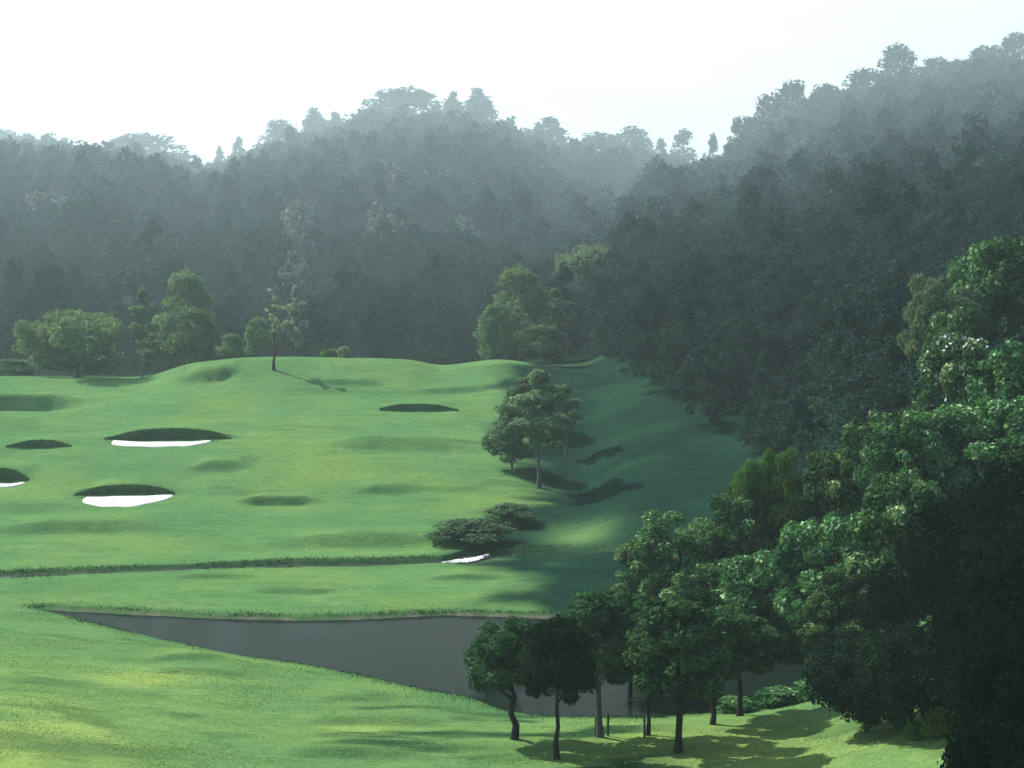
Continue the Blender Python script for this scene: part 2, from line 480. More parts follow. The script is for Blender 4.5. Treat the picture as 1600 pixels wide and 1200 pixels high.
def leaf_quads(P, N, size, rng, aspect=.62):
    """diamond leaf sprays centred on P, facing N"""
    n = len(P)
    r = rng.normal(size=(n, 3)); T = unit(np.cross(N, r)); B = np.cross(N, T)
    s = (size * rng.uniform(.65, 1.35, n))[:, None]
    bend = N * s * .18
    V = np.stack([P - T * s, P - B * s * aspect - bend, P + T * s, P + B * s * aspect - bend], 1).reshape(-1, 3)
    Q = np.arange(4 * n).reshape(n, 4)
    return V, Q


def tube(path, rad, seg=8, rng=None):
    path = np.asarray(path, float); n = len(path)
    tg = unit(np.gradient(path, axis=0))
    ref = np.array([.9, .43, .1]); a = unit(np.cross(tg, ref)); b = np.cross(tg, a)
    ang = np.linspace(0, 2 * math.pi, seg, endpoint=False)
    rr = np.asarray(rad)[:, None] * (1 + (0 if rng is None else rng.normal(0, .07, (n, seg))))
    V = path[:, None, :] + rr[..., None] * (a[:, None, :] * np.cos(ang)[None, :, None] + b[:, None, :] * np.sin(ang)[None, :, None])
    V = V.reshape(-1, 3); Q = []
    for i in range(n - 1):
        for j in range(seg):
            Q.append((i * seg + j, i * seg + (j + 1) % seg, (i + 1) * seg + (j + 1) % seg, (i + 1) * seg + j))
    return V, np.array(Q)


def join(parts):
    Vs, Qs, off = [], [], 0
    for V, Q in parts:
        Vs.append(V); Qs.append(Q + off); off += len(V)
    return np.concatenate(Vs), np.concatenate(Qs)


def envelope(kind, t):
    """crown half-width at relative crown height t (0 bottom, 1 top)"""
    if kind == 'round':
        return np.sqrt(np.clip(1 - (1.75 * (t - .46)) ** 2, .02, 1))
    if kind == 'dome':
        return np.sqrt(np.clip(1 - (t * .97) ** 2.4, .01, 1)) * (.86 + .14 * smooth(0, .25, t))
    if kind == 'cone':
        return np.clip(1 - t, .04, 1) ** .62 * (.7 + .3 * smooth(0, .2, t))
    if kind == 'column':
        return np.clip(1 - t ** 2.6, .05, 1) ** .8 * (.75 + .25 * smooth(0, .25, t))
    if kind == 'spread':
        return .35 + .65 * np.sin(np.clip(t, 0, 1) * math.pi * .9) ** .6
    if kind == 'layer':
        return np.clip(.55 + .45 * np.cos(t * 17), .2, 1) * np.clip(1.15 - t * .75, .1, 1)
    return np.ones_like(t)


def tree_data(seed, kind, H, W, t0, nclump, nleaf, leaf, trunk_r, lean=0., csize=.3, limbs=9, drop=.0, flatc=.8):
    """A tree standing on the origin: height H, crown width W, crown from t0*H up. Returns trunk (V,Q), crown (V,Q,tone)."""
    rng = np.random.default_rng(seed)
    CH = H * (1 - t0); RW = W / 2
    top = np.array([lean * H * .5, lean * H * .2, H * .9])
    k = np.linspace(0, 1, 9)
    path = np.stack([top[0] * k ** 1.4 + rng.normal(0, trunk_r * .55, 9) * np.minimum(k * 4, 1), top[1] * k + rng.normal(0, trunk_r * .55, 9) * np.minimum(k * 4, 1), k * H * .9], 1)
    rad = trunk_r * (1 - .86 * k) * (1 + .45 * np.exp(-k * 22))
    path[0, 2] -= .25
    tparts = [tube(path, rad, 8, rng)]
    cl = []
    for i in range(nclump):
        t = rng.uniform(.0, 1) ** .85
        az = rng.uniform(0, 2 * math.pi) if i > 3 else i * 1.6
        e = float(envelope(kind, np.array(t)))
        q = e * RW * (1 - csize * .62) * rng.uniform(.30, 1.0) ** .5
        cr = RW * csize * rng.uniform(.62, 1.3) * (.55 + .45 * e)
        ax = np.array([np.interp(t0 + t * (1 - t0), k, path[:, 0]), np.interp(t0 + t * (1 - t0), k, path[:, 1])])
        z = t0 * H + t * CH * .93 + rng.normal(0, CH * .02)
        z = min(z, H - cr * flatc * .75); z = max(z, t0 * H * (1 - drop) + cr * .25)
        cl.append((ax[0] + q * math.cos(az), ax[1] + q * math.sin(az), z, cr, cr * rng.uniform(.85, 1.15), cr * flatc * rng.uniform(.8, 1.2), rng.uniform(0, 1)))
    cl.append((path[-1, 0], path[-1, 1], H - RW * csize * .55, RW * csize * .7, RW * csize * .7, RW * csize * .6, .6))
    cl = np.array(cl)
    order = np.argsort(-np.hypot(cl[:, 0], cl[:, 1]))
    for i in order[:limbs]:
        e = cl[i, :3]; z0 = max(t0 * H * .75, min(e[2] - RW * .55, H * .7)); kk = np.clip(z0 / (H * .9), .15, .85)
        s = np.array([np.interp(kk, k, path[:, a]) for a in range(3)])
        mid = (s + e) / 2 + np.array([0, 0, .10 * RW]) + rng.normal(0, .06 * RW, 3)
        r0 = trunk_r * (1 - .86 * kk) * .6
        tparts.append(tube(np.array([s, s * .6 + mid * .4, mid, mid * .4 + e * .6, e]), np.array([r0, r0 * .8, r0 * .6, r0 * .42, r0 * .2]), 6, rng))
    area = cl[:, 3] * cl[:, 5]
    cnt = rng.multinomial(nleaf, area / area.sum())
    ci = np.repeat(np.arange(len(cl)), cnt)
    d = unit(rng.normal(size=(nleaf, 3)))
    rr = np.clip(1 - np.abs(rng.normal(0, .23, nleaf)), .15, 1.0) * rng.uniform(.9, 1.12, nleaf)
    stray = rng.uniform(size=nleaf) < .06
    rr = np.where(stray, rr * rng.uniform(1.05, 1.35, nleaf), rr)
    P = cl[ci, :3] + d * cl[ci, 3:6] * rr[:, None]
    N = unit(d * .75 + np.array([0, 0, .45]) + rng.normal(0, .55, (nleaf, 3)))
    V, Q = leaf_quads(P, N, leaf, rng)
    tone = np.clip(.45 * cl[ci, 6] + .62 * rng.uniform(0, 1, nleaf) ** 1.7, 0, 1)
    tV, tQ = join(tparts)
    return (tV, tQ), (V, Q, tone), cl


PROTO = {}


def proto(key, leafmat, barkmat, **kw):
    (tV, tQ), (V, Q, tone), cl = tree_data(**kw)
    PROTO[key] = dict(trunk=np_mesh('trunk', tV, tQ, M[barkmat], smooth_sh=True), crown=np_mesh('crown', V, Q, M[leafmat], tone=tone), H=kw['H'], W=kw['W'], cl=cl, V=V)


def place_tree(key, x, y, h, w, label, cat='tree', group=None, name='tree', rot=None, sink=0.0, leafmat=None, barkmat=None):
    p = PROTO[key]
    root = link(name, None, loc=(x, y, gz(x, y) - sink))
    root.empty_display_size = .3
    root.rotation_euler[2] = random.uniform(0, 6.28) if rot is None else rot
    s = w / p['W']
    root.scale = (s, s, h / p['H'])
    tr = link('trunk', p['trunk'], root)
    cr = link('crown', p['crown'], root)
    tag(root, label, cat, group)
    if barkmat:
        tr.material_slots[0].link = 'OBJECT'; tr.material_slots[0].material = M[barkmat]
    if leafmat:
        cr.material_slots[0].link = 'OBJECT'; cr.material_slots[0].material = M[leafmat]
    return root


def tree_at(key, px, d, top, wpx, label, **kw):
    d = float(far(d)); x = (px - 800) / F * d
    h = zr(d, top) - gz(x, d)
    return place_tree(key, x, d, max(h, 1.0), wpx / F * d, label, **kw)


def tree_on(key, px, base, top, wpx, label, **kw):
    x, d = hit(px, base)
    return place_tree(key, x, d, zr(d, top) - gz(x, d), wpx / F * d, label, **kw)


# ------------------------------------------------------------------ ground
ys = np.concatenate([np.arange(12, 56, 1.0), np.arange(56, 125, .3), np.arange(125, 186, .24), np.arange(186, 216, .4), np.geomspace(216, DMAX, 190)])
us = np.concatenate([np.linspace(-3200, -240, 24), np.arange(-200, 1801, 4.0), np.linspace(1840, 4800, 24)])
UU, YY = np.meshgrid((us - 800) / F, ys)
XX = UU * YY
zz, rough, mud = ground_z(XX.ravel(), YY.ravel(), True)
xf, yf = XX.ravel(), YY.ravel()
pxf = xf / yf * F + 800
# woodland floor beyond the fairway crest and on the right bank
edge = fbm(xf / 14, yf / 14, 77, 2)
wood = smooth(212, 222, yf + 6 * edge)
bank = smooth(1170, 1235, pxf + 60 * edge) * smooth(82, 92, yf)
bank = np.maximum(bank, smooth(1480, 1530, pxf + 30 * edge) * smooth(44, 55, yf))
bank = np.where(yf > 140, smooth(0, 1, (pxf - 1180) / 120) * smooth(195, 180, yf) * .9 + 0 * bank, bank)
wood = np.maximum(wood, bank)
# rough grass right of the mown fairway, the slope's shade painted into its colour
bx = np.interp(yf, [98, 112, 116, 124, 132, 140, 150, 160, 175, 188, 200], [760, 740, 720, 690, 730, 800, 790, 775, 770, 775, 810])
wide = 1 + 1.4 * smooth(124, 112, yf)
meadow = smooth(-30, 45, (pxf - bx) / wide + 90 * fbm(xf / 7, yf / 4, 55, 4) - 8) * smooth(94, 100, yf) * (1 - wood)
lit = np.exp(-(((pxf - 905) / 55) ** 2 + ((yf - 126) / 5) ** 2))  # sunlit spot, painted by thinning the dark meadow colour
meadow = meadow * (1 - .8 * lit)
# tufty darker grass in drifts over the lawn, then painted tree shadows
drift = smooth(.18, .40, fbm(xf / 7, yf / 3.2, 91, 4)) * smooth(122, 90, yf) * .7 + smooth(.25, .5, fbm(xf / 11, yf / 6, 93, 4)) * .5 * smooth(110, 125, yf)
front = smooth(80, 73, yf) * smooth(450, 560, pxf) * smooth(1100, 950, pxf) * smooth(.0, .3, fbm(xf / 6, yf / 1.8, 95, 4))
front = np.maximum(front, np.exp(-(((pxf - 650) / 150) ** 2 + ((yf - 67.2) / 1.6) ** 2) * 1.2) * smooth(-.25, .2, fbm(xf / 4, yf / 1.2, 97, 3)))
rough = np.clip(np.maximum(rough, np.maximum(drift * .6, front * 1.0)), 0, 1) * (1 - wood)  # rough grass and the painted tree shadows together
rowf = HR - (zz - CAMZ) * F / yf
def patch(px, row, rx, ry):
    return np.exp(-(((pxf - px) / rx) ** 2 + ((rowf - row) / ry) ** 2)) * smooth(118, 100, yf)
light = np.clip(.9 * patch(0, 1150, 230, 95) + .8 * patch(1180, 1165, 300, 45) + .5 * patch(560, 1140, 120, 20) + .6 * patch(250, 1060, 120, 14), 0, 1) * (1 - wood)  # patches of painted sunlight on the near lawn
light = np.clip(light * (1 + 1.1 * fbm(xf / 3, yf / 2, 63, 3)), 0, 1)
ny, nx = XX.shape
idx = np.arange(ny * nx).reshape(ny, nx)
Q = np.stack([idx[:-1, :-1], idx[:-1, 1:], idx[1:, 1:], idx[1:, :-1]], -1).reshape(-1, 4)
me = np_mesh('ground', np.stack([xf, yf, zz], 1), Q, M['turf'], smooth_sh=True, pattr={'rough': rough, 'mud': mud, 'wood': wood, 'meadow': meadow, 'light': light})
g = link('ground', me); g['kind'] = 'structure'
g['label'] = 'rolling golf course turf rising to a wooded hillside'


def poly_sheet(name, P, z, grow, m):
    P = np.array(P); c = P.mean(0)
    nrm = []
    n = len(P)
    for k in range(n):
        e = P[(k + 1) % n] - P[k - 1]; nv = np.array([e[1], -e[0]]); nv /= np.linalg.norm(nv)
        nrm.append(nv)
    nrm = np.array(nrm)
    area = sum(P[k - 1][0] * P[k][1] - P[k][0] * P[k - 1][1] for k in range(n))
    P = P + nrm * grow * (1 if area > 0 else -1)
    me = bpy.data.meshes.new(name)
    me.from_pydata([(p[0], p[1], z) for p in P], [], [list(range(n))])
    if me.polygons[0].normal.z < 0:
        me.flip_normals()
    me.materials.append(m)
    return link(name, me)


pond = poly_sheet('pond', POND, 0.0, .7, M['pond']); pond['kind'] = 'structure'
# brook: a strip a little below its banks, following the stream bed
S = np.array(STREAM); kk = np.linspace(0, 1, 160); seg = np.concatenate([[0], np.cumsum(np.hypot(*np.diff(S, axis=0).T))]); seg /= seg[-1]
cx, cy = np.interp(kk, seg, S[:, 0]), np.interp(kk, seg, S[:, 1])
V, Q = [], []
for i, (x, y) in enumerate(zip(cx, cy)):
    z = gz(x, y) + .27
    w = 1.2 + 1.7 * math.exp(-((x + 2.7) / 1.3) ** 2)
    V += [(x, y - w, z), (x, y + w, z)]
    if i:
        Q.append((2 * i - 2, 2 * i, 2 * i + 1, 2 * i - 1))
V = np.array(V)
zs = V[::2, 2]
zs = np.convolve(np.pad(zs, 8, mode='edge'), np.ones(17) / 17, 'valid')
V[::2, 2] = zs - .05; V[1::2, 2] = zs - .05
br = link('brook', np_mesh('brook', V, Q, M['brook'])); br['kind'] = 'structure'

# white sheet standing in for the water's glint where the brook bends
kk2 = np.linspace(0, 1, 30); V = []
x0, y0 = march(690, 878); x1, y1 = march(764, 865)
rr_ = np.random.default_rng(4)
for i, t in enumerate(kk2):
    wd = (.12 + .75 * math.sin(t * math.pi) ** .7 * (.4 + .6 * t)) * rr_.uniform(.75, 1.2)
    x, y = x0 + (x1 - x0) * t, y0 + (y1 - y0) * t + .25 * math.sin(t * 7)
    for j, q in enumerate((-1, -.5, 0, .5, 1)):
        V.append((x + rr_.normal(0, .04), y + q * wd, max(gz(x, y + q * wd), gz(x, y)) + .34 + .14 * (1 - q * q) + rr_.normal(0, .015)))
ii = np.arange(150).reshape(30, 5)
Q = np.stack([ii[:-1, :-1], ii[1:, :-1], ii[1:, 1:], ii[:-1, 1:]], -1).reshape(-1, 4)
tag(link('glint_sheet', np_mesh('glint_sheet', np.array(V), Q[:, ::-1], M['sand'], smooth_sh=True)), 'small white sheet standing for the glint at the bend of the brook', 'gravel')  # no real gravel, stands in for the water's glint

# sand bunkers in the first three hollows
BL = ['white sand bunker highest up the fairway under a long dark grass bank',
      'oval white sand bunker with a rounded lower lip, closest to the brook',
      'white sand bunker cut off by the left edge of the picture']
for n, (bpx, r0, r1, hw) in enumerate([(248, 686, 699, 78), (194, 771, 791, 70), (-10, 750, 757, 48)]):
    H = HOL[n]
    pg, tg = np.linspace(-1, 1, 61), np.linspace(0, 1, 25)
    PG, TG = np.meshgrid(pg, tg)
    xc, y1 = march(bpx, (r0 + r1) / 2)
    ytop, ybot = march(bpx, r0)[1], march(bpx, r1)[1]
    a = hw / F * y1
    half = np.sqrt(np.clip(1 - np.abs(PG) ** 2.3, 0, 1)) * (1 + .18 * vnoise(PG * 3 + n * 7, PG * 0, 7))
    X = xc + PG * a
    _, t_at = hollow_pt(H, X, np.full_like(X, ytop))
    yb = ytop - 0.2 * PG ** 2
    Yv = yb - TG * (ytop - ybot) * half + (1 - half) * -.3
    Zv = ground_z(X.ravel(), Yv.ravel()).reshape(X.shape) + .07 - .10 * (TG > .985) - .10 * (np.abs(PG) > .985)
    ii = np.arange(PG.size).reshape(PG.shape)
    Q = np.stack([ii[:-1, :-1], ii[1:, :-1], ii[1:, 1:], ii[:-1, 1:]], -1).reshape(-1, 4)
    tag(link('sand_bunker', np_mesh('sand_bunker', np.stack([X.ravel(), Yv.ravel(), Zv.ravel()], 1), Q, M['sand'], smooth_sh=True)), BL[n], 'bunker', 'sand bunkers on the fairway')


# ------------------------------------------------------------------ long grass along edges (countless: stuff)
def blades(name, X, Y, hgt, seedn, label, w=.035, tm=.42):
    rng = np.random.default_rng(seedn)
    n = len(X); Zg = ground_z(X, Y)
    az = rng.uniform(0, 6.283, n); h = hgt * rng.uniform(.5, 1.25, n)
    dx, dy = np.cos(az), np.sin(az)
    lx, ly = rng.normal(0, .3, n) * h, rng.normal(0, .3, n) * h
    ww = w * rng.uniform(.6, 1.4, n)
    a = np.stack([X - dx * ww, Y - dy * ww, Zg - .02], 1); b = np.stack([X + dx * ww, Y + dy * ww, Zg - .02], 1)
    c = np.stack([X + lx, Y + ly, Zg + h], 1)
    V = np.stack([a, b, c], 1).reshape(-1, 3)
    o = link(name, np_mesh(name, V, np.arange(3 * n).reshape(n, 3), M['blade'], tone=np.clip(rng.normal(tm, .22, n), 0, 1)))
    tag(o, label, 'grass', kind='stuff')
    return o


rng = np.random.default_rng(5)
X = rng.uniform(-36, 24, 420000); Y = rng.uniform(72, 108, 420000)
sd = sd_poly(X, Y, POND)
k = (sd > .3) & (rng.uniform(size=len(sd)) < np.exp(-(sd - .3) / .35) * np.clip(.45 + 1.1 * fbm(X / 2.5, Y / 2.5, 59, 3), 0, 1))
blades('shore_grass', X[k], Y[k], .12, 1, 'longer tufted grass fringing the shore of the grey pond', w=.03, tm=.5)
X = rng.uniform(-50, 25, 500000); Y = rng.uniform(104, 130, 500000)
sd = sd_line(X, Y, STREAM) - np.exp(-((X + 2.7) / 1.3) ** 2) * 1.5
k = (sd > 1.3) & (rng.uniform(size=len(sd)) < np.exp(-(sd - 1.3) / .3) * .55) & (fbm(X / 4, Y / 4, 58, 3) > .02)
blades('brook_grass', X[k], Y[k], .13, 2, 'rough grass along both banks of the narrow brook')
X, Y = [], []
for H in HOL:
    if H[6] == 1 and H[3] != .55:
        continue
    n = int(H[2] * 900 * min(H[3], 1.2) + 300)
    p = rng.uniform(-1.02, 1.02, n); t = rng.uniform(-.1, H[5] + .3, n) * (1 - .5 * p ** 2)
    X.append(H[0] + p * H[2]); Y.append(H[1] - H[4] * p * p + t)
blades('bank_grass', np.concatenate(X), np.concatenate(Y), .16, 3, 'shaggy dark grass on the steep faces of the fairway hollows')
# loose tufts over the near lawn and the meadow
n = 120000
Y = rng.uniform(60, 100, n); X = (rng.uniform(-60, 1660, n) - 800) / F * Y
sd = sd_poly(X, Y, POND)
k = (sd > 1.2) & (fbm(X / 4, Y / 2, 95, 3) > .02)
blades('lawn_grass', X[k], Y[k], .045, 4, 'uneven short tufts scattered over the near lawn', w=.02, tm=.95)

# ------------------------------------------------------------------ tree kinds
proto('lollipop', 'leaf_front', 'bark', seed=3, kind='round', H=6.4, W=4.2, t0=.44, nclump=46, nleaf=9500, leaf=.11, trunk_r=.14, csize=.27, flatc=.7)
proto('bushy', 'leaf_front', 'bark', seed=7, kind='dome', H=6.4, W=4.2, t0=.42, nclump=54, nleaf=10500, leaf=.11, trunk_r=.15, csize=.26, flatc=.7, lean=.12)
proto('leaning', 'leaf_front', 'bark', seed=9, kind='round', H=6.0, W=4.4, t0=.36, nclump=46, nleaf=9000, leaf=.11, trunk_r=.16, csize=.26, flatc=.7, lean=-.10)
proto('bank_a', 'leaf_bank', 'bark', seed=21, kind='dome', H=10, W=9, t0=.12, nclump=78, nleaf=16000, leaf=.175, trunk_r=.26, csize=.21)
proto('bank_b', 'leaf_bank', 'bark', seed=22, kind='spread', H=10, W=9.5, t0=.14, nclump=74, nleaf=16000, leaf=.175, trunk_r=.26, csize=.20)
proto('bank_c', 'leaf_bank', 'bark', seed=23, kind='round', H=10, W=8.5, t0=.06, nclump=82, nleaf=16000, leaf=.17, trunk_r=.25, csize=.21)
proto('shade_a', 'leaf_deep', 'bark', seed=31, kind='dome', H=9, W=9, t0=.16, nclump=60, nleaf=15000, leaf=.15, trunk_r=.25, csize=.27)
proto('shade_b', 'leaf_dusk', 'bark_grey', seed=32, kind='spread', H=5, W=7, t0=.22, nclump=60, nleaf=15000, leaf=.12, trunk_r=.15, csize=.25, drop=.3)
proto('shrub', 'leaf_lime', 'bark', seed=41, kind='dome', H=1.6, W=2.4, t0=.02, nclump=36, nleaf=5200, leaf=.07, trunk_r=.04, csize=.34)
proto('dark_shrub', 'leaf_bank', 'bark', seed=42, kind='dome', H=1.6, W=2.4, t0=.02, nclump=36, nleaf=5200, leaf=.075, trunk_r=.04, csize=.34)
proto('mid_round', 'leaf_pale', 'bark_grey', seed=51, kind='dome', H=12, W=9, t0=.16, nclump=46, nleaf=5200, leaf=.27, trunk_r=.2, csize=.28)
proto('mid_layer', 'leaf_pale', 'bark_grey', seed=52, kind='layer', H=12, W=8, t0=.30, nclump=44, nleaf=5200, leaf=.22, trunk_r=.17, csize=.26, flatc=.45)
proto('mid_spread', 'leaf_pale', 'bark_grey', seed=53, kind='spread', H=8, W=11, t0=.42, nclump=40, nleaf=4800, leaf=.24, trunk_r=.17, csize=.27, flatc=.55)
proto('sapling', 'leaf_silver', 'bark', seed=54, kind='layer', H=11, W=4.4, t0=.46, nclump=18, nleaf=480, leaf=.17, trunk_r=.17, csize=.28, flatc=.6, limbs=14)
proto('ridge_dome', 'leaf_ridge', 'bark', seed=61, kind='dome', H=30, W=24, t0=.0, nclump=90, nleaf=3800, leaf=.8, trunk_r=.6, csize=.24, flatc=1.0)
proto('ridge_round', 'leaf_ridge', 'bark', seed=62, kind='round', H=30, W=18, t0=.0, nclump=80, nleaf=3800, leaf=.75, trunk_r=.6, csize=.3, flatc=1.1)
proto('ridge_cone', 'leaf_ridge', 'bark', seed=63, kind='cone', H=30, W=15, t0=.0, nclump=85, nleaf=3600, leaf=.62, trunk_r=.5, csize=.25, flatc=1.3)
proto('ridge_column', 'leaf_ridge', 'bark', seed=64, kind='column', H=30, W=11, t0=.0, nclump=85, nleaf=3400, leaf=.65, trunk_r=.5, csize=.36, flatc=1.5)
proto('ridge_thin', 'leaf_ridge', 'bark', seed=65, kind='column', H=20, W=9, t0=.05, nclump=20, nleaf=900, leaf=.5, trunk_r=.35, csize=.36, flatc=1.3, limbs=14)

# ------------------------------------------------------------------ front cluster by the pond
GF = 'small park trees between the near lawn and the pond'
tree_on('leaning', 803, 1155, 962, 160, 'leaning dark tree with a crooked trunk, at the open-water end of the lawn cluster', group=GF, name='park_tree', rot=1.2)
tree_on('lollipop', 871, 1186, 962, 132, 'slim straight black-trunked tree rooted lowest on the lawn, dense dark narrow crown', group=GF, name='park_tree', rot=.4, leafmat='leaf_dusk')
tree_on('bushy', 938, 1152, 925, 150, 'tree with the thickest greyish trunk, flanked by short support stakes', group=GF, name='park_tree', rot=2.1, barkmat='bark_grey')
tree_on('bushy', 1060, 1176, 928, 185, 'broad round-crowned tree with a straight black trunk alone on bright grass', group=GF, name='park_tree', rot=4.0)
tree_on('lollipop', 1113, 1132, 950, 130, 'slender tree with a thin dark trunk just behind the broad round-crowned tree', group=GF, name='park_tree', rot=3.0)
tree_on('lollipop', 1157, 1119, 958, 138, 'rightmost tree of the lawn cluster, airy crown hanging over the pond', group=GF, name='park_tree', rot=5.1)
tree_on('leaning', 1072, 1116, 940, 120, 'tree on the near pond shore, hidden behind the broad round crown', group=GF, name='park_tree', rot=.2)
tree_on('lollipop', 1012, 1149, 940, 100, 'very thin young tree held by one short stake', group=GF, name='park_tree', rot=2.6)
tree_on('bushy', 985, 1118, 918, 135, 'tall pond-edge tree, crown rising behind the staked young tree', group=GF, name='park_tree', rot=3.4)
tree_on('leaning', 775, 1092, 985, 95, 'low bushy tree standing in the water margin beside the leaning tree', group=GF, name='park_tree', rot=2.2)
tree_on('dark_shrub', 770, 1096, 1060, 60, 'small dark waterside bush under the leaning tree', cat='bush', name='bush')


def stake(px, row, h, label, lean=0.0):
    x, y = hit(px, row)
    pts = [(0, 0, -.2), (lean * .5, 0, h * .5), (lean, 0, h - .06), (lean, 0, h)]
    V, Q = tube(pts, [.05, .048, .046, .022], 8)
    V = np.concatenate([V, [[lean, 0, h + .01]]]); n = len(V) - 1
    cap = np.array([(n - 8 + j, n - 8 + (j + 1) % 8, n, n) for j in range(8)])
    root = link('support_stake', None, loc=(x, y, gz(x, y))); root.empty_display_size = .2
    link('post', np_mesh('post', V, Q, M['wood'], smooth_sh=True), root)
    Vt, Qt = tube([(lean, 0, h * .80), (lean + .01, 0, h * .84)], [.062, .062], 8)
    link('tie', np_mesh('tie', Vt, Qt, M['bark']), root)
    tag(root, label, 'stake', 'wooden tree stakes on the lawn')


stake(931, 1151, .85, 'short dark stake on the open-water side of the thick grey trunk')
stake(950, 1150, .95, 'taller dark stake close on the other side of the thick grey trunk')
stake(1007, 1153, .9, 'single short stake propping the very thin young tree')

# low hedge and shrubs along the right shore
for px, row, top, w, key, lab in [
    (1150, 1112, 1090, 90, 'dark_shrub', 'low clipped-looking bush beside the slender trunks at the pond shore'),
    (1215, 1103, 1076, 100, 'dark_shrub', 'low spreading bush midway along the grassy right shore'),
    (1270, 1092, 1062, 90, 'dark_shrub', 'low bush touching the overhanging dark tree on the right shore'),
    (1472, 1148, 1108, 70, 'shrub', 'sunlit lime-green bush at the lawn edge between dark trees'),
    (1432, 1152, 1128, 50, 'shrub', 'smaller sunlit bush under the overhanging dark tree'),
    (1360, 1130, 1112, 46, 'shrub', 'tiny sunlit bush glimpsed behind the thin trunk'),
]:
    tree_on(key, px, row, top, w, lab, cat='bush', name='bush', group='bushes along the right shore')

# ------------------------------------------------------------------ wooded right bank
GB = 'trees on the wooded bank right of the pond'
BANK = [
    ('bank_b', 1060, 99, 803, 170, 'low spreading tree reaching furthest out over the far pond corner'),
    ('bank_c', 1010, 103, 838, 110, 'small rounded tree at the outer tip of the wooded bank'),
    ('bank_a', 1135, 97, 772, 150, 'tree with pale sunlit leaves right behind the spreading corner tree'),
    ('bank_c', 1095, 94, 880, 140, 'squat dark green tree at the far end of the pond above the water'),
    ('bank_a', 1195, 92, 860, 190, 'wide tree whose lit crown hangs straight over the pond end'),
    ('bank_b', 1200, 99, 702, 130, 'yellow-green topped tree standing up at the low step of the bank skyline'),
    ('bank_c', 1165, 101, 735, 110, 'bushy light-green tree below the yellow-green topped tree'),
    ('bank_a', 1290, 97, 706, 170, 'leafy tree in the middle of the lower bank skyline'),
    ('bank_c', 1365, 98, 640, 150, 'bright green tree at the first steep rise of the bank skyline'),
    ('bank_b', 1300, 88, 800, 200, 'dark tree below the middle of the bank skyline'),
    ('bank_c', 1420, 94, 640, 170, 'bright-topped tree under the white-flowered tree'),
    ('bank_a', 1400, 86, 740, 220, 'shadowed tree in the middle of the wooded bank'),
    ('bank_a', 1490, 103, 522, 190, 'tree with white blossoms over its crown, overhanging the hazy slope'),
    ('bank_c', 1580, 101, 530, 180, 'tree beside the white-flowered tree, cut by the right picture edge'),
    ('bank_b', 1540, 94, 620, 220, 'broad tree with bright tips below the white-flowered tree'),
    ('bank_b', 1475, 122, 432, 150, 'greyish-green tree forming the upper overhanging step of the bank'),
    ('bank_a', 1560, 124, 372, 190, 'tall tree near the top of the wooded bank'),
    ('bank_c', 1650, 126, 330, 200, 'topmost tree of the bank at the right picture edge'),
    ('bank_a', 1500, 112, 480, 150, 'tree tucked between the blossoming tree and the upper step'),
]
flower = None
for key, px, d, top, w, lab in BANK:
    o = tree_at(key, px, d, top, w, lab, group=GB, name='bank_tree', leafmat='leaf_bank_lime' if 'yellow-green topped tree standing' in lab else ('leaf_mid' if 'greyish' in lab else None))
    if 'white blossoms' in lab:
        flower = (o, key)
SH = [
    ('shade_a', 1530, 74, 760, 260, 'large near-black tree in the heart of the shaded wood'),
    ('shade_a', 1610, 70, 720, 260, 'large near-black tree at the right picture edge'),
    ('shade_a', 1430, 78, 880, 200, 'shaded tree on the pond side of the near-black wood'),
    ('bank_a', 1310, 84, 890, 150, 'shaded tree leaning to the right end of the pond'),
    ('shade_b', 1310, 81, 985, 110, 'small dark leafy tree at the right tip of the pond'),
    ('shade_a', 1560, 60, 880, 240, 'dark tree standing in front of the near-black heart of the wood'),
    ('shade_b', 1355, 66, 1000, 190, 'low dark tree overhanging the bright lawn, foliage almost on the grass'),
    ('shade_b', 1425, 64, 985, 180, 'second low dark tree overhanging the lawn, on a short grey trunk'),
    ('shade_a', 1560, 56, 960, 200, 'dark tree directly above the sunlit lime bush'),
    ('shade_b', 1590, 47, 1000, 200, 'closest dark tree filling the lower right corner'),
    ('shade_b', 1550, 44, 1125, 190, 'lowest dark bushy tree at the bottom right edge of the lawn'),
    ('shade_a', 1640, 52, 850, 260, 'dark tree mostly beyond the right picture edge'),
]
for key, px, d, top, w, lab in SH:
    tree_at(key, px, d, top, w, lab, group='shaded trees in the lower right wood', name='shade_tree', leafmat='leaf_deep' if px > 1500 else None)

# blossoms of the flowering tree
fo, fk = flower
p = PROTO[fk]
rng = np.random.default_rng(8)
cl = p['cl']; up = cl[cl[:, 2] > p['H'] * .62]
ci = rng.integers(0, len(up), 700)
pick = up[rng.permutation(len(up))[:26]]
ci = rng.integers(0, len(pick), 420)
dv = unit(rng.normal(size=(420, 3)) + np.array([0, 0, .8]))
P = pick[ci, :3] + dv * pick[ci, 3:6] * 1.02
V, Q = leaf_quads(P, unit(dv + rng.normal(0, .4, dv.shape)), .13, rng, .9)
link('blossoms', np_mesh('blossoms', V, Q, M['blossom'], tone=rng.uniform(0, 1, 420)), fo)

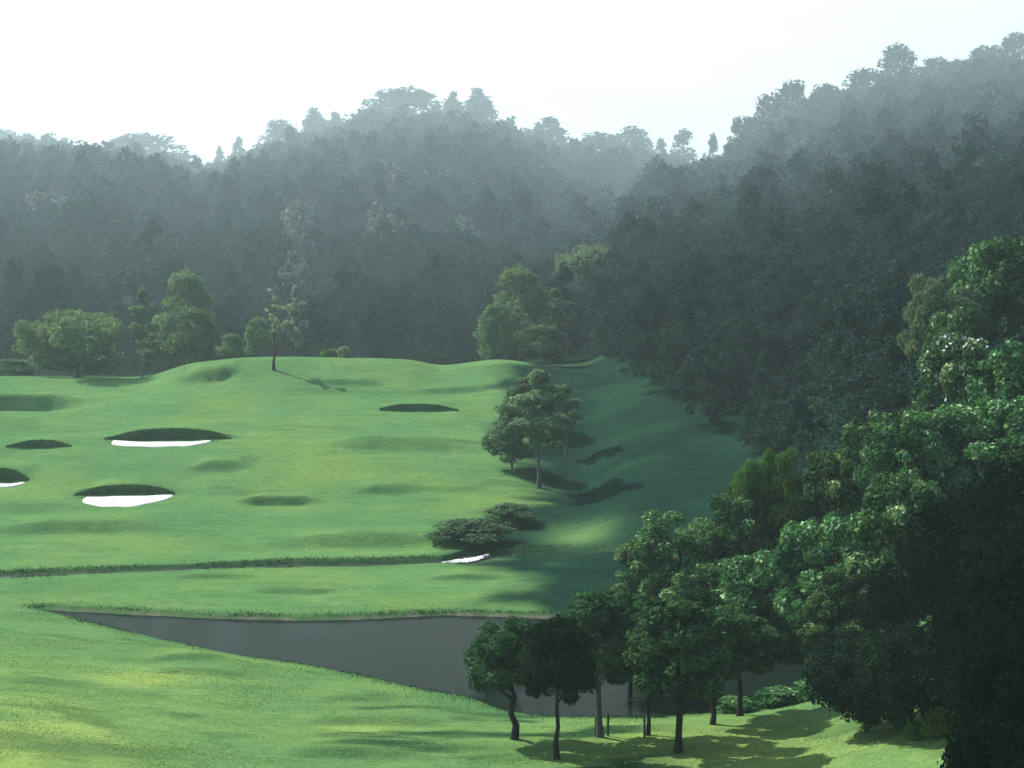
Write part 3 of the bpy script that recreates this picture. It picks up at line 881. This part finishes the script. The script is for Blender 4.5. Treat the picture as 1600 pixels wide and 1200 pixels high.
# ------------------------------------------------------------------ trees around the fairway
GM = 'light trees at the foot of the hill'
tree_at('mid_spread', 60, 208, 502, 90, 'layered pale tree left of the silvery umbrella-shaped tree', group=GM, name='fairway_tree')
tree_at('mid_spread', 128, 204, 486, 130, 'umbrella-shaped silvery green tree behind the left end of the fairway', group=GM, name='fairway_tree', leafmat='leaf_pale')
tree_at('mid_round', 120, 212, 520, 150, 'darker bushy tree under the silvery umbrella-shaped crown', group=GM, name='fairway_tree', leafmat='leaf_mid')
tree_at('mid_round', 292, 224, 418, 110, 'tallest soft green tree at the foot of the hill, domed top', group=GM, name='fairway_tree')
tree_at('mid_round', 305, 216, 478, 90, 'green tree directly under the tall domed tree', group=GM, name='fairway_tree', leafmat='leaf_mid')
tree_at('mid_layer', 222, 214, 450, 60, 'thin feathery tree with pale dry branches left of the tall domed tree', group=GM, name='fairway_tree')
tree_at('mid_layer', 240, 206, 520, 70, 'small layered tree below the thin feathery tree', group=GM, name='fairway_tree')
tree_at('mid_round', 362, 212, 520, 50, 'small pale bushy tree behind the grassy knoll', group=GM, name='fairway_tree')
tree_at('mid_round', 402, 208, 494, 48, 'little round light-green tree next to the lone sapling', group=GM, name='fairway_tree')
tree_at('mid_round', 20, 214, 560, 90, 'dark bush-like tree at the left picture edge behind the fairway', group=GM, name='fairway_tree', leafmat='leaf_mid')
tree_at('mid_layer', 462, 232, 446, 52, 'wispy tree with pale tufts above and right of the lone sapling', group=GM, name='fairway_tree', leafmat='leaf_silver')
tree_on('sapling', 428, 578, 462, 54, 'lone slender sapling with a bare dark trunk on the fairway crest', name='sapling', rot=.5)
tree_at('shrub', 537, 201, 541, 24, 'small white-flowered bush on the far rim of the fairway', cat='bush', name='bush', leafmat='leaf_silver')
tree_at('shrub', 515, 202, 551, 34, 'tiny lime-green bush beside the white-flowered bush', cat='bush', name='bush')
tree_at('mid_round', 812, 222, 412, 120, 'rounded light-green tree behind the right end of the crest', group=GM, name='fairway_tree')
tree_at('mid_round', 778, 214, 470, 80, 'darker lower tree left of the rounded light-green tree', group=GM, name='fairway_tree', leafmat='leaf_mid')
tree_at('mid_spread', 915, 262, 384, 105, 'pale spreading tree higher up the slope beside the rounded tree', group=GM, name='fairway_tree')
tree_at('mid_layer', 868, 226, 450, 80, 'straggly tree between the rounded tree and the pale spreading tree', group=GM, name='fairway_tree', leafmat='leaf_mid')
tree_at('mid_round', 850, 212, 505, 90, 'dark bushy tree at the right end of the crest', group=GM, name='fairway_tree', leafmat='leaf_mid')
tree_on('mid_layer', 842, 762, 578, 150, 'open layered tree with a thin dark trunk on the fairway edge', name='fairway_tree', rot=1.0, group=GM)
tree_at('mid_round', 800, 152, 625, 90, 'dark shrubby tree on the mown edge left of the open layered tree', name='fairway_tree', group=GM, leafmat='leaf_mid')
tree_at('mid_layer', 885, 160, 600, 80, 'tree with hanging pale sprays right of the open layered tree', name='fairway_tree', group=GM)
tree_at('mid_round', 828, 170, 585, 100, 'bushy tree just behind the open layered tree', name='fairway_tree', group=GM, leafmat='leaf_mid')
tree_on('dark_shrub', 735, 846, 812, 150, 'wide low shrub at the inner bend of the fairway edge', cat='bush', name='bush', leafmat='leaf_mid')
tree_on('dark_shrub', 800, 818, 788, 110, 'smaller shrub behind the wide low shrub at the fairway bend', cat='bush', name='bush', leafmat='leaf_mid')

# ------------------------------------------------------------------ ridge skyline
GR = 'trees on the hazy ridge skyline'
RIDGE = [
    ('ridge_round', 4, 880, 200, 70, 'tall hazy tree cut by the left picture edge'),
    ('ridge_column', 42, 890, 205, 44, 'narrow hazy tree second from the left picture edge'),
    ('ridge_column', 99, 890, 212, 40, 'lone narrow tree standing clear in the leftmost skyline gap'),
    ('ridge_dome', 135, 890, 240, 60, 'low flat treetop right of the lone narrow tree'),
    ('ridge_dome', 226, 880, 206, 130, 'broad domed tree on the left part of the skyline'),
    ('ridge_round', 175, 885, 225, 70, 'shoulder tree left of the broad left dome'),
    ('ridge_round', 280, 880, 236, 60, 'shoulder tree right of the broad left dome'),
    ('ridge_cone', 343, 890, 226, 32, 'small pointed tree at the lowest dip of the skyline'),
    ('ridge_cone', 373, 890, 212, 38, 'slightly taller pointed tree beside the skyline dip'),
    ('ridge_round', 435, 885, 184, 64, 'square-shouldered tree rising right of the skyline dip'),
    ('ridge_column', 490, 885, 165, 46, 'narrow tree taller than the square-shouldered one'),
    ('ridge_column', 525, 890, 172, 40, 'narrow tree just left of the great dome'),
    ('ridge_dome', 628, 870, 134, 120, 'great domed tree, largest crown on the centre skyline'),
    ('ridge_round', 580, 885, 175, 60, 'shoulder tree on the left of the great dome'),
    ('ridge_column', 707, 880, 140, 40, 'left of the twin spire trees'),
    ('ridge_column', 748, 880, 134, 58, 'right and stouter of the twin spire trees'),
    ('ridge_round', 785, 895, 195, 60, 'low tree filling the gap right of the twin spires'),
    ('ridge_cone', 858, 880, 181, 96, 'broad pointed tree alone between twin spires and valley'),
    ('ridge_round', 820, 890, 212, 60, 'low tree left of the broad pointed tree'),
    ('ridge_dome', 938, 880, 204, 86, 'rounded double-topped tree left of the valley notch'),
    ('ridge_round', 990, 885, 195, 60, 'rounded tree at the brink of the valley notch'),
    ('ridge_round', 905, 895, 220, 50, 'low rounded tree between pointed and double-topped trees'),
    ('ridge_thin', 1035, 880, 214, 34, 'thin see-through tree on the left of the valley notch'),
    ('ridge_thin', 1066, 860, 200, 54, 'tallest see-through tree in the valley notch'),
    ('ridge_thin', 1112, 760, 206, 32, 'wispy little tree on the right of the valley notch'),
    ('ridge_dome', 1160, 664, 178, 52, 'low tree where the right-hand hill begins'),
    ('ridge_round', 1202, 676, 144, 54, 'first of three hazy trees on the right-hand hill'),
    ('ridge_round', 1240, 690, 122, 52, 'middle and tallest of three hazy trees on the right-hand hill'),
    ('ridge_dome', 1292, 704, 128, 66, 'third and widest of three hazy trees on the right-hand hill'),
    ('ridge_round', 1352, 722, 104, 60, 'steep-sided tree at the vertical step of the right-hand hill'),
    ('ridge_round', 1402, 732, 65, 56, 'pale tall tree standing highest above the right-hand hill step'),
    ('ridge_dome', 1462, 744, 86, 56, 'low dome right of the pale tall tree'),
    ('ridge_dome', 1502, 752, 90, 60, 'flat low treetop near the right end of the skyline'),
    ('ridge_dome', 1545, 762, 68, 70, 'wide low treetop second from the right end of the skyline'),
    ('ridge_dome', 1592, 770, 48, 70, 'palest treetop at the right end of the skyline'),
]
for key, px, d, top, w, lab in RIDGE:
    tree_at(key, px, d, top, w * 1.3, lab, group=GR, name='ridge_tree', sink=1.0)

# ------------------------------------------------------------------ the hillside wood: thousands of trees read as one mass
protos = []
for s, kd, W in ((71, 'dome', 10), (72, 'round', 9), (73, 'cone', 8), (74, 'dome', 11), (75, 'column', 7)):
    for nl, lf in ((1700, .27), (620, .46), (230, .80)):
        (tV, tQ), (V, Q, tn), cl = tree_data(s, kd, 11, W, .10, 26, nl, lf, .25, csize=.32, limbs=0)
        protos.append((V, Q, tn))
rng = np.random.default_rng(77)
cand = []
y = 212.0
while y < 960:
    sp = 5.2 + (y - 212) * .0088
    x0, x1 = -.34 * y, .36 * y
    xs = np.arange(x0, x1, sp)
    cand.append(np.stack([xs + rng.uniform(-.45, .45, len(xs)) * sp, np.full(len(xs), y) + rng.uniform(-.45, .45, len(xs)) * sp, np.full(len(xs), sp)], 1))
    y += sp * .9
C = np.concatenate(cand)
far_s = far(C[:, 1]) / C[:, 1]
C = C * far_s[:, None]
C[:, 2] *= 1.0
cpx = C[:, 0] / C[:, 1] * F + 800
keep = (C[:, 1] > np.where(cpx < 970, np.where(cpx > 850, 240, 266), 216)) & ~((cpx > 875) & (cpx < 955) & (C[:, 1] < 345) & (C[:, 1] > 282))
keep &= ~((cpx > 880) & (cpx < 1000) & (C[:, 1] < 225))
# clearings: pale ground shows
clear = fbm(C[:, 0] / 60, C[:, 1] / 60, 88, 2) > .6
keep &= ~clear
C = C[keep]; cpx = cpx[keep]
# the right slope is wooded from lower down
ex = []
for yy in np.arange(112, 222, 3.6):
    xs = np.arange(.06 * yy, .34 * yy, 3.8)
    ex.append(np.stack([xs + rng.uniform(-2, 2, len(xs)), np.full(len(xs), yy) + rng.uniform(-2, 2, len(xs)), np.full(len(xs), 3.7)], 1))
E = np.concatenate(ex); epx = E[:, 0] / E[:, 1] * F + 800; E = E[(epx > 965 + (222 - E[:, 1]) * 3.0 + 50 * rng.normal(size=len(epx))) | (E[:, 1] > 204)]
C = np.concatenate([C, E])
Zc = ground_z(C[:, 0], C[:, 1])
# streaks of sunlit canopy, painted in as a paler leaf tone
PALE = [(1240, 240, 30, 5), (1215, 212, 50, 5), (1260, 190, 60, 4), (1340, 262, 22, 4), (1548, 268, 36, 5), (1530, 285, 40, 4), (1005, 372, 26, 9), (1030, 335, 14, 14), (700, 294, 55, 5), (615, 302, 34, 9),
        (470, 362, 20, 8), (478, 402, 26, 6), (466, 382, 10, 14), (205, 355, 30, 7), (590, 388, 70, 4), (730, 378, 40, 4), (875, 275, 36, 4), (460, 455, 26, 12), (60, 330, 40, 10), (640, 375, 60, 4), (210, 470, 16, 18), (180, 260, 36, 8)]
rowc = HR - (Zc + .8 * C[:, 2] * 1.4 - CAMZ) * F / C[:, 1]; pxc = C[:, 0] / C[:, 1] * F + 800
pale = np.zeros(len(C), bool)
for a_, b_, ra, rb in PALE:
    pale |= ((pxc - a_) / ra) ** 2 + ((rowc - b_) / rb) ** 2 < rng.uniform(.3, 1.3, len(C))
# keep the wood under the skyline so that the ridge trees stand clear of it
dsk = np.linspace(230, DMAX, 900)
skp = np.arange(-200, 1801, 10.0)
SKY = np.array([np.min(HR - (ground_z((q - 800) / F * dsk, dsk) - CAMZ) * F / dsk) for q in skp])
skc = np.interp(C[:, 0] / C[:, 1] * F + 800, skp, SKY)
hmax = zr(C[:, 1], skc - 42 + 13 * rng.normal(size=len(C))) - Zc
VV, QQ, TT, off = [], [], [], 0
for (x, y, sp), z, hm, pl in zip(C, Zc, hmax, pale):
    far_off = 2 if y > 620 else (1 if y > 340 else 0)
    if hm < 1.5:
        continue
    k = rng.integers(0, 5) * 3 + far_off
    V, Q, tn = protos[k]
    s = sp / 6.6 * rng.uniform(.8, 1.35); hz = min(s * rng.uniform(.75, 1.25), hm / 11)
    a = rng.uniform(0, 6.283); c, sn_ = math.cos(a), math.sin(a)
    W_ = np.empty_like(V)
    W_[:, 0] = (V[:, 0] * c - V[:, 1] * sn_) * s + x; W_[:, 1] = (V[:, 0] * sn_ + V[:, 1] * c) * s + y; W_[:, 2] = V[:, 2] * hz + z - .3
    VV.append(W_.astype(np.float32)); QQ.append(Q + off); off += len(V)
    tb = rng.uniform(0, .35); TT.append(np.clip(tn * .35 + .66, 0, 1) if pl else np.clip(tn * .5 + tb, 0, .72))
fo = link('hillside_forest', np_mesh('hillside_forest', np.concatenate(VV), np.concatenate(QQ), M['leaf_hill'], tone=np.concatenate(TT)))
tag(fo, 'dense hazy wood covering the far hillside and the right-hand slope', 'forest', kind='stuff')
print('forest trees', len(C), 'faces', len(fo.data.polygons))

# ------------------------------------------------------------------ haze: one even volume round everything
m, nt, out = mat('haze_air')
pv = nd(nt, 'ShaderNodeVolumePrincipled')
pv.inputs['Color'].default_value = (.76, .96, .99, 1); pv.inputs['Density'].default_value = .0003; pv.inputs['Anisotropy'].default_value = .35
nt.links.new(pv.outputs['Volume'], out.inputs['Volume'])
xm = 1.0 + max(abs(float(xf.min())), abs(float(xf.max())))
zlo = min(float(zz.min()), -1.2) - 1.0
zhi = max(float(zz.max()), CAMZ) + 75.0
v = [(sx * (xm + 5), yy, zq) for sx in (-1, 1) for yy in (-20, DMAX + 10) for zq in (zlo, zhi)]
me = bpy.data.meshes.new('haze')
me.from_pydata(v, [], [(0, 1, 3, 2), (4, 6, 7, 5), (0, 4, 5, 1), (2, 3, 7, 6), (0, 2, 6, 4), (1, 5, 7, 3)])
me.materials.append(m)
hz = link('haze', me); hz['kind'] = 'stuff'

# ------------------------------------------------------------------ sky, sun, camera
w = bpy.data.worlds.new('World'); SC.world = w; w.use_nodes = True
nt = w.node_tree
for n in list(nt.nodes):
    nt.nodes.remove(n)
sky = nt.nodes.new('ShaderNodeTexSky'); sky.sky_type = 'NISHITA'; sky.sun_disc = False
sky.sun_elevation = math.radians(EL); sky.sun_rotation = math.radians(AZ)
sky.air_density = 1.0; sky.dust_density = 1.5; sky.ozone_density = 1.0
bg = nt.nodes.new('ShaderNodeBackground'); bg.inputs['Strength'].default_value = .12
wo = nt.nodes.new('ShaderNodeOutputWorld')
tcw = nt.nodes.new('ShaderNodeTexCoord'); sp = nt.nodes.new('ShaderNodeSeparateXYZ')
nt.links.new(tcw.outputs['Generated'], sp.inputs[0])
fz = nd(nt, 'ShaderNodeMapRange'); fz.interpolation_type = 'SMOOTHSTEP'
fz.inputs[1].default_value = .12; fz.inputs[2].default_value = .55; fz.inputs[3].default_value = .8; fz.inputs[4].default_value = .1
nt.links.new(sp.outputs['Z'], fz.inputs[0])
viewside = nt.nodes.new('ShaderNodeVectorMath'); viewside.operation = 'DOT_PRODUCT'  # added veil, bright only ahead of the camera to cut fill light
nt.links.new(tcw.outputs['Generated'], viewside.inputs[0]); viewside.inputs[1].default_value = (.1, 1, 0)
fa = nd(nt, 'ShaderNodeMapRange'); fa.interpolation_type = 'SMOOTHSTEP'
fa.inputs[1].default_value = -.1; fa.inputs[2].default_value = .75; fa.inputs[3].default_value = .05; fa.inputs[4].default_value = 1
nt.links.new(viewside.outputs['Value'], fa.inputs[0])
fm = nd(nt, 'ShaderNodeMath', operation='MULTIPLY')
nt.links.new(fz.outputs[0], fm.inputs[0]); nt.links.new(fa.outputs[0], fm.inputs[1])
veil = mix(nt, fm.outputs[0], sky.outputs['Color'], ramp(nt, noise(nt, 4.5, 4, .55, vec=tcw.outputs['Generated'], stretch=(1, 1, 2.5)), [(.38, (6.3, 7.0, 7.6)), (.62, (7.5, 8.0, 8.4))]))
nt.links.new(veil, bg.inputs['Color']); nt.links.new(bg.outputs['Background'], wo.inputs['Surface'])

sl = bpy.data.lights.new('sun', 'SUN'); sl.energy = 5.0; sl.angle = math.radians(.5); sl.color = (1, .97, .91)
so = link('sun', sl)
a, e = math.radians(AZ), math.radians(EL)
from mathutils import Vector
dirv = Vector((math.sin(a) * math.cos(e), math.cos(a) * math.cos(e), math.sin(e)))
so.rotation_euler = dirv.to_track_quat('Z', 'Y').to_euler()
so.location = (60, 60, 200)

cam = bpy.data.cameras.new('camera'); cam.sensor_width = 36; cam.lens = F / 1600 * 36
cam.shift_y = -(600 - HR) / 1600
cam.clip_start = .5; cam.clip_end = 6000
co = link('camera', cam, loc=(0, 0, CAMZ)); co.rotation_euler = (math.pi / 2, 0, 0)
SC.camera = co

SC.view_settings.view_transform = 'Standard'; SC.view_settings.look = 'None'
SC.view_settings.exposure = .5; SC.view_settings.gamma = 1
SC.cycles.use_denoising = True
SC.cycles.max_bounces = 8; SC.cycles.volume_bounces = 2; SC.cycles.diffuse_bounces = 3
SC.cycles.transparent_max_bounces = 8
